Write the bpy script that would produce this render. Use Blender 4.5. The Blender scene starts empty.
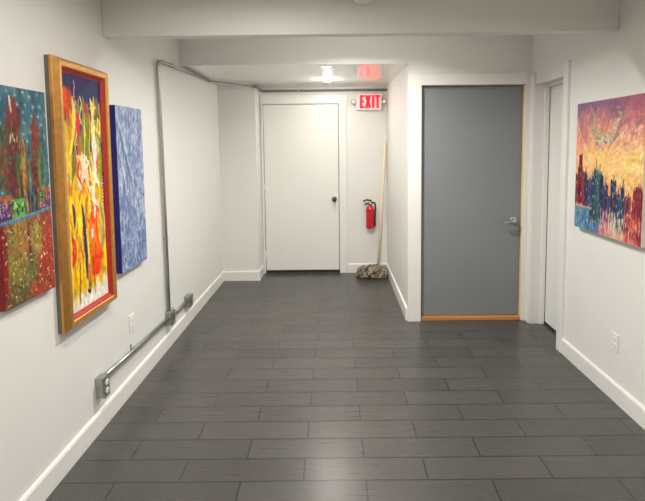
import bpy, bmesh, math, random
import numpy as np
from mathutils import Vector, Matrix
random.seed(7)
RNG = np.random.default_rng(11)
scene = bpy.context.scene
COL = scene.collection
PI = math.pi

# ------------------------------------------------------------------ helpers
def lin(c):
    return tuple(((v/255)/12.92 if v/255 <= .04045 else ((v/255+.055)/1.055)**2.4) for v in c)

def new_mat(name):
    m = bpy.data.materials.new(name); m.use_nodes = True
    return m, m.node_tree.nodes, m.node_tree.links, m.node_tree.nodes['Principled BSDF']

def mat(name, rgb, rough=.5, metal=0., spec=.5, var=.0, scale=20., bump=0., bscale=200., stretch=None, coat=0.):
    """simple procedural material: colour broken by noise, optional bump"""
    m, N, L, P = new_mat(name)
    c = lin(rgb)
    P.inputs['Roughness'].default_value = rough
    P.inputs['Metallic'].default_value = metal
    P.inputs['Specular IOR Level'].default_value = spec
    P.inputs['Coat Weight'].default_value = coat
    tc = N.new('ShaderNodeTexCoord'); mp = N.new('ShaderNodeMapping')
    L.new(tc.outputs['Object'], mp.inputs['Vector'])
    if stretch: mp.inputs['Scale'].default_value = stretch
    nz = N.new('ShaderNodeTexNoise'); nz.inputs['Scale'].default_value = scale; nz.inputs['Detail'].default_value = 4
    L.new(mp.outputs['Vector'], nz.inputs['Vector'])
    rp = N.new('ShaderNodeValToRGB')
    rp.color_ramp.elements[0].position = .3; rp.color_ramp.elements[1].position = .7
    rp.color_ramp.elements[0].color = (*[v*(1-var) for v in c], 1)
    rp.color_ramp.elements[1].color = (*[min(1, v*(1+var)) for v in c], 1)
    L.new(nz.outputs['Fac'], rp.inputs['Fac']); L.new(rp.outputs['Color'], P.inputs['Base Color'])
    if bump:
        n2 = N.new('ShaderNodeTexNoise'); n2.inputs['Scale'].default_value = bscale; n2.inputs['Detail'].default_value = 3
        L.new(mp.outputs['Vector'], n2.inputs['Vector'])
        b = N.new('ShaderNodeBump'); b.inputs['Strength'].default_value = bump; b.inputs['Distance'].default_value = .002
        L.new(n2.outputs['Fac'], b.inputs['Height']); L.new(b.outputs['Normal'], P.inputs['Normal'])
    return m

def emit(name, rgb, strength):
    m, N, L, P = new_mat(name)
    P.inputs['Base Color'].default_value = (*lin(rgb), 1)
    P.inputs['Emission Color'].default_value = (*lin(rgb), 1)
    P.inputs['Emission Strength'].default_value = strength
    return m

def obj(name, bm, m, parent=None, smooth=False, bevel=0., seg=2):
    me = bpy.data.meshes.new(name)
    bmesh.ops.recalc_face_normals(bm, faces=bm.faces)
    bm.to_mesh(me); bm.free()
    o = bpy.data.objects.new(name, me); COL.objects.link(o)
    if isinstance(m, (list, tuple)):
        for x in m: me.materials.append(x)
    else: me.materials.append(m)
    if parent: o.parent = parent
    if smooth:
        for p in me.polygons: p.use_smooth = True
    if bevel:
        b = o.modifiers.new('bevel', 'BEVEL'); b.width = bevel; b.segments = seg; b.limit_method = 'ANGLE'; b.angle_limit = .6
        b.harden_normals = False
    return o

def tag(o, label=None, cat=None, group=None, kind=None):
    if label: o['label'] = label
    if cat: o['category'] = cat
    if group: o['group'] = group
    if kind: o['kind'] = kind
    return o

def thing(name, label, cat, loc=(0, 0, 0), rz=0, group=None):
    o = bpy.data.objects.new(name, None); COL.objects.link(o)
    o.empty_display_size = .05
    o.location = loc; o.rotation_euler = (0, 0, rz)
    return tag(o, label, cat, group)

def box(bm, x0, x1, y0, y1, z0, z1, mi=0):
    vs = [bm.verts.new(p) for p in ((x0,y0,z0),(x1,y0,z0),(x1,y1,z0),(x0,y1,z0),(x0,y0,z1),(x1,y0,z1),(x1,y1,z1),(x0,y1,z1))]
    for f in ((0,1,2,3),(4,5,6,7),(0,1,5,4),(1,2,6,5),(2,3,7,6),(3,0,4,7)):
        bm.faces.new([vs[i] for i in f]).material_index = mi
    return vs

def B(*a):
    bm = bmesh.new(); box(bm, *a); return bm

def hexa(bm, pts):
    vs = [bm.verts.new(p) for p in pts]
    for f in ((0,1,2,3),(4,5,6,7),(0,1,5,4),(1,2,6,5),(2,3,7,6),(3,0,4,7)):
        bm.faces.new([vs[i] for i in f])

def tube(bm, pts, r, n=10, cap=True):
    pts = [Vector(p) for p in pts]
    rs = r if isinstance(r, (list, tuple)) else [r]*len(pts)
    rings = []; ref = None
    for i, p in enumerate(pts):
        t = (pts[min(i+1, len(pts)-1)] - pts[max(i-1, 0)]).normalized()
        if ref is None:
            ref = Vector((0,0,1)) if abs(t.z) < .9 else Vector((1,0,0))
        a = (ref - t*ref.dot(t)).normalized(); b = t.cross(a); ref = a
        rings.append([bm.verts.new(p + (a*math.cos(2*PI*k/n) + b*math.sin(2*PI*k/n))*rs[i]) for k in range(n)])
    for i in range(len(rings)-1):
        for k in range(n):
            bm.faces.new((rings[i][k], rings[i][(k+1)%n], rings[i+1][(k+1)%n], rings[i+1][k]))
    if cap:
        bm.faces.new(rings[0]); bm.faces.new(rings[-1])

def smoothpath(pts, it=2):
    pts = [Vector(p) for p in pts]
    for _ in range(it):
        q = [pts[0]]
        for a, b in zip(pts[:-1], pts[1:]): q += [a*.75+b*.25, a*.25+b*.75]
        q.append(pts[-1]); pts = q
    return pts

def lathe(bm, prof, c=(0,0,0), axis='z', n=24):
    """prof: (radius, height) pairs"""
    rings = []
    for r, h in prof:
        ring = []
        for k in range(n):
            a = 2*PI*k/n; u, v = r*math.cos(a), r*math.sin(a)
            p = {'z': (u, v, h), 'y': (u, h, v), 'x': (h, u, v)}[axis]
            ring.append(bm.verts.new((p[0]+c[0], p[1]+c[1], p[2]+c[2])))
        rings.append(ring)
    for i in range(len(rings)-1):
        for k in range(n):
            bm.faces.new((rings[i][k], rings[i][(k+1)%n], rings[i+1][(k+1)%n], rings[i+1][k]))
    bm.faces.new(rings[0]); bm.faces.new(rings[-1])

def grid_wall(axis, c0, c1, u0, u1, z0, z1, holes=()):
    """wall slab with rectangular openings; axis 'x': slab c0..c1 in x, u is y.  axis 'y': slab in y, u is x"""
    us = sorted({u0, u1, *[h[0] for h in holes], *[h[1] for h in holes]})
    zs = sorted({z0, z1, *[h[2] for h in holes], *[h[3] for h in holes]})
    bm = bmesh.new()
    for a, b in zip(us[:-1], us[1:]):
        for p, q in zip(zs[:-1], zs[1:]):
            if any(h[0] <= a and b <= h[1] and h[2] <= p and q <= h[3] for h in holes): continue
            if axis == 'x': box(bm, c0, c1, a, b, p, q)
            else: box(bm, a, b, c0, c1, p, q)
    bmesh.ops.remove_doubles(bm, verts=bm.verts, dist=1e-5)
    # drop inner faces shared by two cells
    seen = {}
    for f in bm.faces:
        seen.setdefault(tuple(sorted(id(v) for v in f.verts)), []).append(f)
    dead = [f for fs in seen.values() if len(fs) > 1 for f in fs]
    bmesh.ops.delete(bm, geom=dead, context='FACES_ONLY')
    return bm

def struct(name, bm, m, label=None, cat=None, bevel=0., parent=None):
    o = obj(name, bm, m, parent, bevel=bevel)
    if not parent:
        tag(o, label, cat, None, 'structure')
    return o

# ------------------------------------------------------------------ materials
WALLC = (230, 229, 225)
M_wall = mat('white_wall_paint', WALLC, rough=.5, spec=.35, var=.01, scale=3, bump=.08, bscale=260)
M_beam = mat('white_beam_paint', WALLC, rough=.5, spec=.35, var=.01, scale=3, bump=.05, bscale=200)
M_gloss = mat('semigloss_ceiling_paint', (241, 240, 235), rough=.12, spec=.55, var=.01, scale=3, bump=.012, bscale=30)
M_ceil = mat('flat_ceiling_paint', (236, 233, 226), rough=.8, spec=.2, var=.01, scale=3)
M_trim = mat('semigloss_white_trim', (235, 234, 229), rough=.32, spec=.45, var=.008, scale=4)
M_doorw = mat('white_door_paint', (234, 233, 228), rough=.4, spec=.4, var=.008, scale=2)
M_doorg = mat('grey_door_paint', (132, 135, 138), rough=.45, spec=.4, var=.02, scale=2, bump=.04, bscale=120)
M_wood = mat('bare_jamb_wood', (236, 206, 150), rough=.5, var=.18, scale=30, stretch=(1, 1, .06))
M_woodt = mat('threshold_wood', (190, 134, 78), rough=.45, var=.2, scale=30, stretch=(.06, 1, 1))
M_galv = mat('galvanised_steel', (168, 170, 168), rough=.38, metal=.85, var=.14, scale=60)
M_emt = mat('steel_conduit', (176, 177, 174), rough=.3, metal=.9, var=.06, scale=12)
M_emtd = mat('dull_grey_conduit', (128, 128, 122), rough=.5, metal=.3, var=.1, scale=20)
M_steel = mat('satin_chrome', (205, 205, 203), rough=.2, metal=1., var=.02)
M_knob = mat('aged_brass_knob', (104, 92, 70), rough=.25, metal=1., var=.1, scale=60)
M_dark = mat('rubber_and_gap_shade', (40, 38, 36), rough=.6, var=.1)  # rubber of the sweep, also the painted shade in the door gaps
M_alu = mat('aluminium_threshold', (84, 80, 76), rough=.5, metal=.4, var=.1)
M_red = mat('red_enamel', (196, 14, 26), rough=.28, spec=.55, var=.05, coat=.3)
M_black = mat('black_plastic', (22, 22, 23), rough=.4, var=.1)
M_white_pl = mat('white_plastic', (236, 235, 228), rough=.35, var=.01)
M_plate = mat('painted_over_plate', (232, 231, 226), rough=.45, spec=.4, var=.01)
M_slot = mat('outlet_slot', (120, 117, 112), rough=.6)
M_pole = mat('pale_ash_pole', (238, 220, 184), rough=.45, var=.08, scale=40, stretch=(1, 1, .05))
M_gold = mat('gold_leaf_frame', (206, 150, 78), rough=.3, metal=.7, var=.12, scale=35, bump=.1, bscale=90)
M_liner = mat('red_liner', (168, 34, 26), rough=.45, var=.1, scale=40)
M_back = mat('dull_olive_backing', (112, 104, 88), rough=.7, var=.1)
M_navy = mat('navy_canvas_edge', (18, 20, 112), rough=.6, var=.1, scale=60)
M_rededge = mat('red_canvas_edge', (128, 22, 28), rough=.6, var=.25, scale=30)
M_darkedge = mat('raw_canvas_edge', (226, 220, 206), rough=.7, var=.06, scale=12)
M_glass = mat('clear_lamp_lens', (235, 235, 230), rough=.12, spec=.6)
M_lens = emit('lamp_lens_glow', (255, 244, 226), 14.)
M_dome = emit('dome_lens_glow', (255, 250, 240), 360.)
M_exit = emit('exit_red_glow', (255, 12, 40), 1.7)

def floor_material():
    m, N, L, P = new_mat('dark_wood_look_tile')
    tc = N.new('ShaderNodeTexCoord'); mp = N.new('ShaderNodeMapping')
    L.new(tc.outputs['Object'], mp.inputs['Vector'])
    # tile 0.61 x 0.1545; row edge at y = 2.184, joint at x = 0.135 in that row's neighbour
    mp.inputs['Location'].default_value = (-.135+.61*6 + .305, -2.184+.1545*60, 0)
    br = N.new('ShaderNodeTexBrick'); br.offset = .5; br.offset_frequency = 2; br.squash = 1
    br.inputs['Scale'].default_value = 1.0
    br.inputs['Brick Width'].default_value = .61; br.inputs['Row Height'].default_value = .1545
    br.inputs['Mortar Size'].default_value = .0036; br.inputs['Mortar Smooth'].default_value = .15
    br.inputs['Bias'].default_value = 0
    br.inputs['Color1'].default_value = (*lin((68, 66, 64)), 1); br.inputs['Color2'].default_value = (*lin((78, 75, 72)), 1)
    br.inputs['Mortar'].default_value = (*lin((34, 33, 33)), 1)
    L.new(mp.outputs['Vector'], br.inputs['Vector'])
    # grain running along the planks
    g = N.new('ShaderNodeMapping'); g.inputs['Scale'].default_value = (3.2, 75, 1)
    L.new(tc.outputs['Object'], g.inputs['Vector'])
    nz = N.new('ShaderNodeTexNoise'); nz.inputs['Scale'].default_value = 1; nz.inputs['Detail'].default_value = 6; nz.inputs['Roughness'].default_value = .62
    nz.inputs['Distortion'].default_value = .25
    L.new(g.outputs['Vector'], nz.inputs['Vector'])
    mr = N.new('ShaderNodeMapRange'); mr.inputs['From Min'].default_value = .25; mr.inputs['From Max'].default_value = .75
    mr.inputs['To Min'].default_value = .80; mr.inputs['To Max'].default_value = 1.2
    L.new(nz.outputs['Fac'], mr.inputs['Value'])
    mx = N.new('ShaderNodeMix'); mx.data_type = 'RGBA'; mx.blend_type = 'MULTIPLY'; mx.inputs['Factor'].default_value = 1
    L.new(br.outputs['Color'], mx.inputs['A']); L.new(mr.outputs['Result'], mx.inputs['B'])
    L.new(mx.outputs['Result'], P.inputs['Base Color'])
    rr = N.new('ShaderNodeMapRange'); rr.inputs['To Min'].default_value = .36; rr.inputs['To Max'].default_value = .22
    L.new(nz.outputs['Fac'], rr.inputs['Value']); L.new(rr.outputs['Result'], P.inputs['Roughness'])
    P.inputs['Specular IOR Level'].default_value = .7
    ad = N.new('ShaderNodeMath'); ad.operation = 'MULTIPLY_ADD'; ad.inputs[1].default_value = .05
    L.new(nz.outputs['Fac'], ad.inputs[0])
    iv = N.new('ShaderNodeMath'); iv.operation = 'SUBTRACT'; iv.inputs[0].default_value = 1
    L.new(br.outputs['Fac'], iv.inputs[1]); L.new(iv.outputs[0], ad.inputs[2])
    bp = N.new('ShaderNodeBump'); bp.inputs['Strength'].default_value = .6; bp.inputs['Distance'].default_value = .0015
    L.new(ad.outputs[0], bp.inputs['Height']); L.new(bp.outputs['Normal'], P.inputs['Normal'])
    return m
M_floor = floor_material()

# ------------------------------------------------------------------ the room
XL, XR, XA = -1.375, 1.757, .657        # left wall, right wall, right wall of the alcove
YG, YR, YB = 3.965, 5.24, 5.53          # grey-door wall, return wall, back wall
ZC, ZA, YN = 2.62, 2.345, -2.6          # ceiling, alcove ceiling, wall behind the camera
T = .12

struct('floor', B(XL-T, 2.7, YN-T, YB+T, -.1, 0), M_floor, 'dark grey wood-look tile floor laid in half-bond planks', 'floor')
struct('wall_left', B(XL-T, XL, YN, YB+T, 0, ZC+.1), M_wall, 'long white left wall with the pictures and the conduit', 'wall')
struct('wall_right', grid_wall('x', XR, XR+T, YN, YG+T+.15, 0, ZC+.1, [(3.38, 3.875, 0, 2.14)]), M_wall, 'white right wall with the skyline canvas and side door', 'wall')
struct('wall_grey_door', grid_wall('y', YG, YG+T, XA, XR, 0, ZC+.1, [(.775, 1.70, 0, 2.15)]), M_wall, 'white wall around the grey door', 'wall')
struct('wall_alcove_right', B(XA, XA+T, YG+T, YB+T, 0, ZA+.2), M_wall, 'white right side wall of the back alcove', 'wall')
struct('wall_return', B(XL, -.935, YR, YB, 0, ZA), M_wall, 'short white return wall left of the back door', 'wall')
struct('wall_back', grid_wall('y', YB, YB+T, XL, XA, 0, ZA+.2, [(-.895, .05, 0, 2.145)]), M_wall, 'white back wall around the white door', 'wall')
struct('wall_near', B(XL-T, XR+T, YN-T, YN, 0, ZC+.1), M_wall, 'white wall behind the camera', 'wall')
struct('wall_closet', B(2.0, 2.1, 3.2, 4.2, 0, ZC), M_wall, 'wall behind the side door', 'wall')
# front and middle ceiling
struct('ceiling', B(XL-T, XR+T, YN-T, YG+T, ZC, ZC+.1), M_ceil, 'white ceiling of the room in front of the beam', 'ceiling')
bm = bmesh.new()
box(bm, XL, XA, 3.97, YB, ZA, ZA+.06)
struct('ceiling_alcove', bm, M_gloss, 'low glossy white ceiling over the back alcove', 'ceiling')
struct('wall_soffit', B(XL, XA, 3.968, 4.02, ZA+.0005, ZC), M_beam, 'white soffit face above the alcove opening', 'soffit')
# the beam across the room (runs a touch out of square)
bm = bmesh.new()
hexa(bm, [(XL, 2.675, 2.285), (XR, 2.765, 2.313), (XR, 2.835, 2.313), (XL, 2.745, 2.285), (XL, 2.675, ZC), (XR, 2.765, ZC), (XR, 2.835, ZC), (XL, 2.745, ZC)])
struct('trim_beam', bm, M_beam, 'white beam crossing the room near the top of the photo', 'beam', bevel=.004)

# ---- baseboards
BH = .118
def skirting(name, a, b, nrm, m=M_trim):
    """flat board with an eased top running from a to b, nrm points into the room"""
    a, b, n = Vector((*a, 0)), Vector((*b, 0)), Vector((*nrm, 0))
    prof = [(0, 0), (.016, 0), (.016, BH-.012), (.011, BH-.002), (.006, BH), (0, BH)]
    bm = bmesh.new()
    r1 = [bm.verts.new(a + n*d + Vector((0, 0, z))) for d, z in prof]
    r2 = [bm.verts.new(b + n*d + Vector((0, 0, z))) for d, z in prof]
    k = len(prof)
    for i in range(k): bm.faces.new((r1[i], r1[(i+1)%k], r2[(i+1)%k], r2[i]))
    bm.faces.new(r1); bm.faces.new(r2)
    return struct(name, bm, m, None, None)
tag(skirting('baseboard_left', (XL, YN), (XL, YR), (1, 0)), 'white baseboard along the left wall', 'baseboard')
tag(skirting('baseboard_right', (XR, YN), (XR, 3.31), (-1, 0)), 'white baseboard along the right wall', 'baseboard')
tag(skirting('baseboard_alcove', (XA, 3.972), (XA, YB), (-1, 0)), 'white baseboard on the right side of the alcove', 'baseboard')
tag(skirting('baseboard_return', (XL+.016, YR), (-.935, YR), (0, -1)), 'white baseboard on the short return wall', 'baseboard')
tag(skirting('baseboard_return_side', (-.935, YR-.016), (-.935, YB-.014), (1, 0)), 'white baseboard turning the corner towards the back door', 'baseboard')
tag(skirting('baseboard_back', (.152, YB), (XA-.016, YB), (0, -1)), 'white baseboard on the back wall under the extinguisher', 'baseboard')

# ---- casings
def casing(name, parts, label, bev=.003):
    bm = bmesh.new()
    for p in parts: box(bm, *p)
    return struct(name, bm, M_trim, label, 'door casing', bevel=bev)
# grey door
casing('trim_1', [(.655, .775, YG-.022, YG, 0, 2.253), (1.70, XR-.0005, YG-.022, YG, 0, 2.253), (.775, 1.70, YG-.022, YG, 2.15, 2.253)],
       'flat white casing around the grey door')
# back door
casing('trim_3', [(.05, .148, YB-.018, YB, 0, 2.25), (-.917, -.895, YB-.018, YB, 0, 2.145), (-.917, .05, YB-.018, YB, 2.145, 2.25)],
       'flat white casing around the back door')
# side door: wall casing + jamb lining
casing('trim_4', [(XR-.022, XR, 3.31, 3.38, 0, 2.24), (XR-.022, XR, 3.875, YG-.024, 0, 2.24)],
       'white casing around the side door at right')
casing('trim_5', [(XR+T, XR+.16, 3.38, 3.39, 0, 2.14), (XR+.075, XR+.115, 3.862, 3.875, 0, 2.128), (XR+.075, XR+.115, 3.38, 3.862, 2.115, 2.14)],
       'white stop strips inside the side doorway', .002)

# ---- doors
def hinge(parent, x, y, z, m):
    bm = bmesh.new(); tube(bm, [(x, y, z-.045), (x, y, z+.045)], .006, 8)
    obj('hinge', bm, m, parent, smooth=True)

d1 = struct('door_1', B(-.888, .043, YB-.004, YB+.04, .040, 2.138), M_doorw, 'plain white flush door in the back wall of the alcove', 'door', bevel=.002)
bm = bmesh.new(); lathe(bm, [(.030, 0), (.032, -.004), (.026, -.010), (.012, -.014), (.011, -.03), (.024, -.038), (.029, -.05), (.026, -.062), (.012, -.068)], (-.014, YB-.004, .949), 'y')
obj('door_knob', bm, M_knob, d1, smooth=True)
for z in (.25, 1.1, 1.95): hinge(d1, -.892, YB-.008, z, M_doorw)
obj('door_sweep', B(-.886, .041, YB-.010, YB-.004, .020, .042), M_dark, d1)
struct('trim_6', B(-.895, .05, YB-.03, YB+.11, 0, .012), M_alu, 'low metal threshold under the white back door', 'threshold', bevel=.004)
# dark sheet added behind the door, its colour gives the gap its shade
struct('gap_shade_back', B(-.895, .05, YB+.09, YB+.115, 0, 2.145), M_dark, 'dark sheet painting the shade in the gap of the white back door', 'gap shade')

d2 = struct('door_2', B(.779, 1.694, 3.998, 4.043, .036, 2.146), M_doorg, 'flat medium grey door right of the alcove', 'door', bevel=.002)
lv = bpy.data.objects.new('lever_handle', None); COL.objects.link(lv); lv.parent = d2
lv['label'] = 'chrome lever handle'
bm = bmesh.new(); lathe(bm, [(.033, 0), (.034, -.006), (.028, -.012)], (1.628, 3.998, .928), 'y'); obj('rosette', bm, M_steel, lv, smooth=True)
bm = bmesh.new(); tube(bm, smoothpath([(1.628, 3.995, .928), (1.628, 3.945, .930), (1.612, 3.935, .930), (1.565, 3.936, .924), (1.512, 3.940, .914)], 2), .0125, 12)
obj('lever', bm, M_steel, lv, smooth=True)
obj('latch_plate', B(1.690, 1.6955, 4.000, 4.030, .90, .96), M_knob, d2)
struct('trim_8', B(1.6965, 1.70, YG+.006, YG+T, 0, 2.148), M_wood, 'bare yellow wood jamb on the right of the grey door', 'door jamb')
struct('trim_9', B(.775, 1.6935, YG-.005, YG+T, 0, .032), M_woodt, 'orange-brown wood threshold under the grey door', 'threshold', bevel=.004)
struct('gap_shade_grey', grid_wall('y', 4.052, 4.08, .775, 1.6935, .032, 2.15), M_dark, 'dark sheet painting the shade behind the grey door', 'gap shade')  # added dark sheet, shades the slit around the grey leaf by colour

d3 = struct('door_3', B(1.880, 1.915, 3.395, 3.871, .022, 2.122), M_doorw, 'white side door set back in the right wall', 'door', bevel=.002)
struct('gap_shade_side', B(1.916, 1.95, 3.38, 3.878, 0, 2.14), M_dark, 'dark sheet painting the shade behind the white side door', 'gap shade')  # added dark sheet, its colour stands for shade around the side door

# ------------------------------------------------------------------ painting with a brush on numpy canvases
def fbm(h, w, fy, fx, octaves=4, seed=0):
    r = np.random.default_rng(seed); out = np.zeros((h, w)); amp = 1; tot = 0
    for o in range(octaves):
        gy, gx = max(2, int(fy*2**o)+2), max(2, int(fx*2**o)+2)
        g = r.random((gy, gx))
        yy = np.linspace(0, gy-1.001, h); xx = np.linspace(0, gx-1.001, w)
        y0, x0 = yy.astype(int), xx.astype(int); ty, tx = (yy-y0)[:, None], (xx-x0)[None, :]
        ty, tx = ty*ty*(3-2*ty), tx*tx*(3-2*tx)
        a = g[y0][:, x0]*(1-tx)+g[y0][:, x0+1]*tx; b = g[y0+1][:, x0]*(1-tx)+g[y0+1][:, x0+1]*tx
        out += amp*(a*(1-ty)+b*ty); tot += amp; amp *= .55
    return out/tot

class Canvas:
    """u to the right 0..1, v downwards 0..1; sizes in units of the canvas width"""
    def __init__(s, w, h, rgb):
        s.w, s.h, s.asp = w, h, h/w
        s.a = np.empty((h, w, 3)); s.a[:] = rgb
        s.U, s.V = np.meshgrid((np.arange(w)+.5)/w, (np.arange(h)+.5)/h)
    def blend(s, mask, rgb):
        m = np.clip(mask, 0, 1)[..., None]; s.a = s.a*(1-m)+np.array(rgb, float)*m
    def stroke(s, pts, wd, rgb, alpha=1., taper=True, rough=.35, seed=None):
        """brush stroke along uv points, width wd (fraction of width)"""
        r = RNG if seed is None else np.random.default_rng(seed)
        pts = [(p[0], p[1]*s.asp) for p in pts]
        best = np.full((s.h, s.w), 9.); par = np.zeros((s.h, s.w))
        U, V = s.U, s.V*s.asp; n = len(pts)-1
        for i in range(n):
            ax, ay = pts[i]; bx, by = pts[i+1]; dx, dy = bx-ax, by-ay; q = dx*dx+dy*dy+1e-9
            t = np.clip(((U-ax)*dx+(V-ay)*dy)/q, 0, 1)
            d = np.hypot(U-ax-t*dx, V-ay-t*dy); k = d < best
            best = np.where(k, d, best); par = np.where(k, (i+t)/n, par)
        wv = wd*(np.sqrt(np.clip(1-(2*par-1)**2*.92, 0, 1)) if taper else 1)
        nz = s._n()[...]
        e = best/(wv*.5+1e-6) + (nz-.5)*rough*2
        m = np.clip((1.05-e)*4, 0, 1)*alpha
        s.blend(m, np.array(rgb, float)+r.normal(0, 6, 3))
    _pool = None
    def _n(s):
        if s._pool is None or s._pool[0].shape != (s.h, s.w):
            s._pool = [fbm(s.h, s.w, 12*s.asp, 26, 3, 100+i) for i in range(5)]
        return s._pool[RNG.integers(5)]
    def dab(s, u, v, ru, rv, rgb, alpha=1., rough=.4):
        """ru in widths, rv in widths"""
        e = np.hypot((s.U-u)/ru, (s.V-v)*s.asp/rv)+(s._n()-.5)*rough*2
        s.blend(np.clip((1.05-e)*4, 0, 1)*alpha, rgb)
    def rect(s, u0, u1, v0, v1, rgb, alpha=1., rough=.02):
        n = (s._n()-.5)*rough
        m = ((s.U+n > u0) & (s.U+n < u1) & (s.V+n/s.asp > v0) & (s.V+n/s.asp < v1)).astype(float)
        s.blend(m*alpha, rgb)
    def grade(s, con, sat, off=0.):
        g = s.a.mean(-1, keepdims=True); s.a = g+(s.a-g)*sat; s.a = 120+(s.a-120)*con+off
    def grain(s, amt, fy, fx, seed):
        s.a *= (1+(fbm(s.h, s.w, fy, fx, 4, seed)-.5)[..., None]*amt)

def paint_material(name, bump=.5, rough=.5, bscale=120):
    m, N, L, P = new_mat(name)
    at = N.new('ShaderNodeAttribute'); at.attribute_name = 'paint'
    L.new(at.outputs['Color'], P.inputs['Base Color']); P.inputs['Roughness'].default_value = rough
    P.inputs['Specular IOR Level'].default_value = .35
    tc = N.new('ShaderNodeTexCoord'); nz = N.new('ShaderNodeTexNoise'); nz.inputs['Scale'].default_value = bscale; nz.inputs['Detail'].default_value = 4
    L.new(tc.outputs['Object'], nz.inputs['Vector'])
    b = N.new('ShaderNodeBump'); b.inputs['Strength'].default_value = bump; b.inputs['Distance'].default_value = .002
    L.new(nz.outputs['Fac'], b.inputs['Height']); L.new(b.outputs['Normal'], P.inputs['Normal'])
    return m

def canvas_mesh(name, cv, W, H, m, parent, loc, sgn=1):
    """paint carried per vertex; faces +X (sgn 1, u runs to +Y) or -X (sgn -1, u runs to -Y). loc: lower corner at u=0"""
    h, w = cv.h, cv.w
    u = np.linspace(0, 1, w); v = np.linspace(0, 1, h)
    U, V = np.meshgrid(u, v)
    co = np.stack([np.zeros_like(U), sgn*U*W, (1-V)*H], -1).reshape(-1, 3)
    idx = np.arange(h*w).reshape(h, w)
    q = np.stack([idx[:-1, :-1], idx[1:, :-1], idx[1:, 1:], idx[:-1, 1:]], -1).reshape(-1, 4)
    me = bpy.data.meshes.new(name); me.from_pydata(co.tolist(), [], q.tolist())
    c = np.clip(cv.a, 0, 255)/255
    c = np.where(c <= .04045, c/12.92, ((c+.055)/1.055)**2.4).reshape(-1, 3)
    at = me.color_attributes.new('paint', 'FLOAT_COLOR', 'POINT')
    at.data.foreach_set('color', np.concatenate([c, np.ones((len(c), 1))], 1).astype(np.float32).ravel())
    me.materials.append(m); me.update()
    o = bpy.data.objects.new(name, me); COL.objects.link(o); o.parent = parent; o.location = loc
    return o

def wob(u0, v0, u1, v1, n=5, j=.03):
    p = []
    for i in range(n+1):
        t = i/n; p.append((u0+(u1-u0)*t+RNG.normal(0, j), v0+(v1-v0)*t+RNG.normal(0, j*.15)))
    return p

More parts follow.
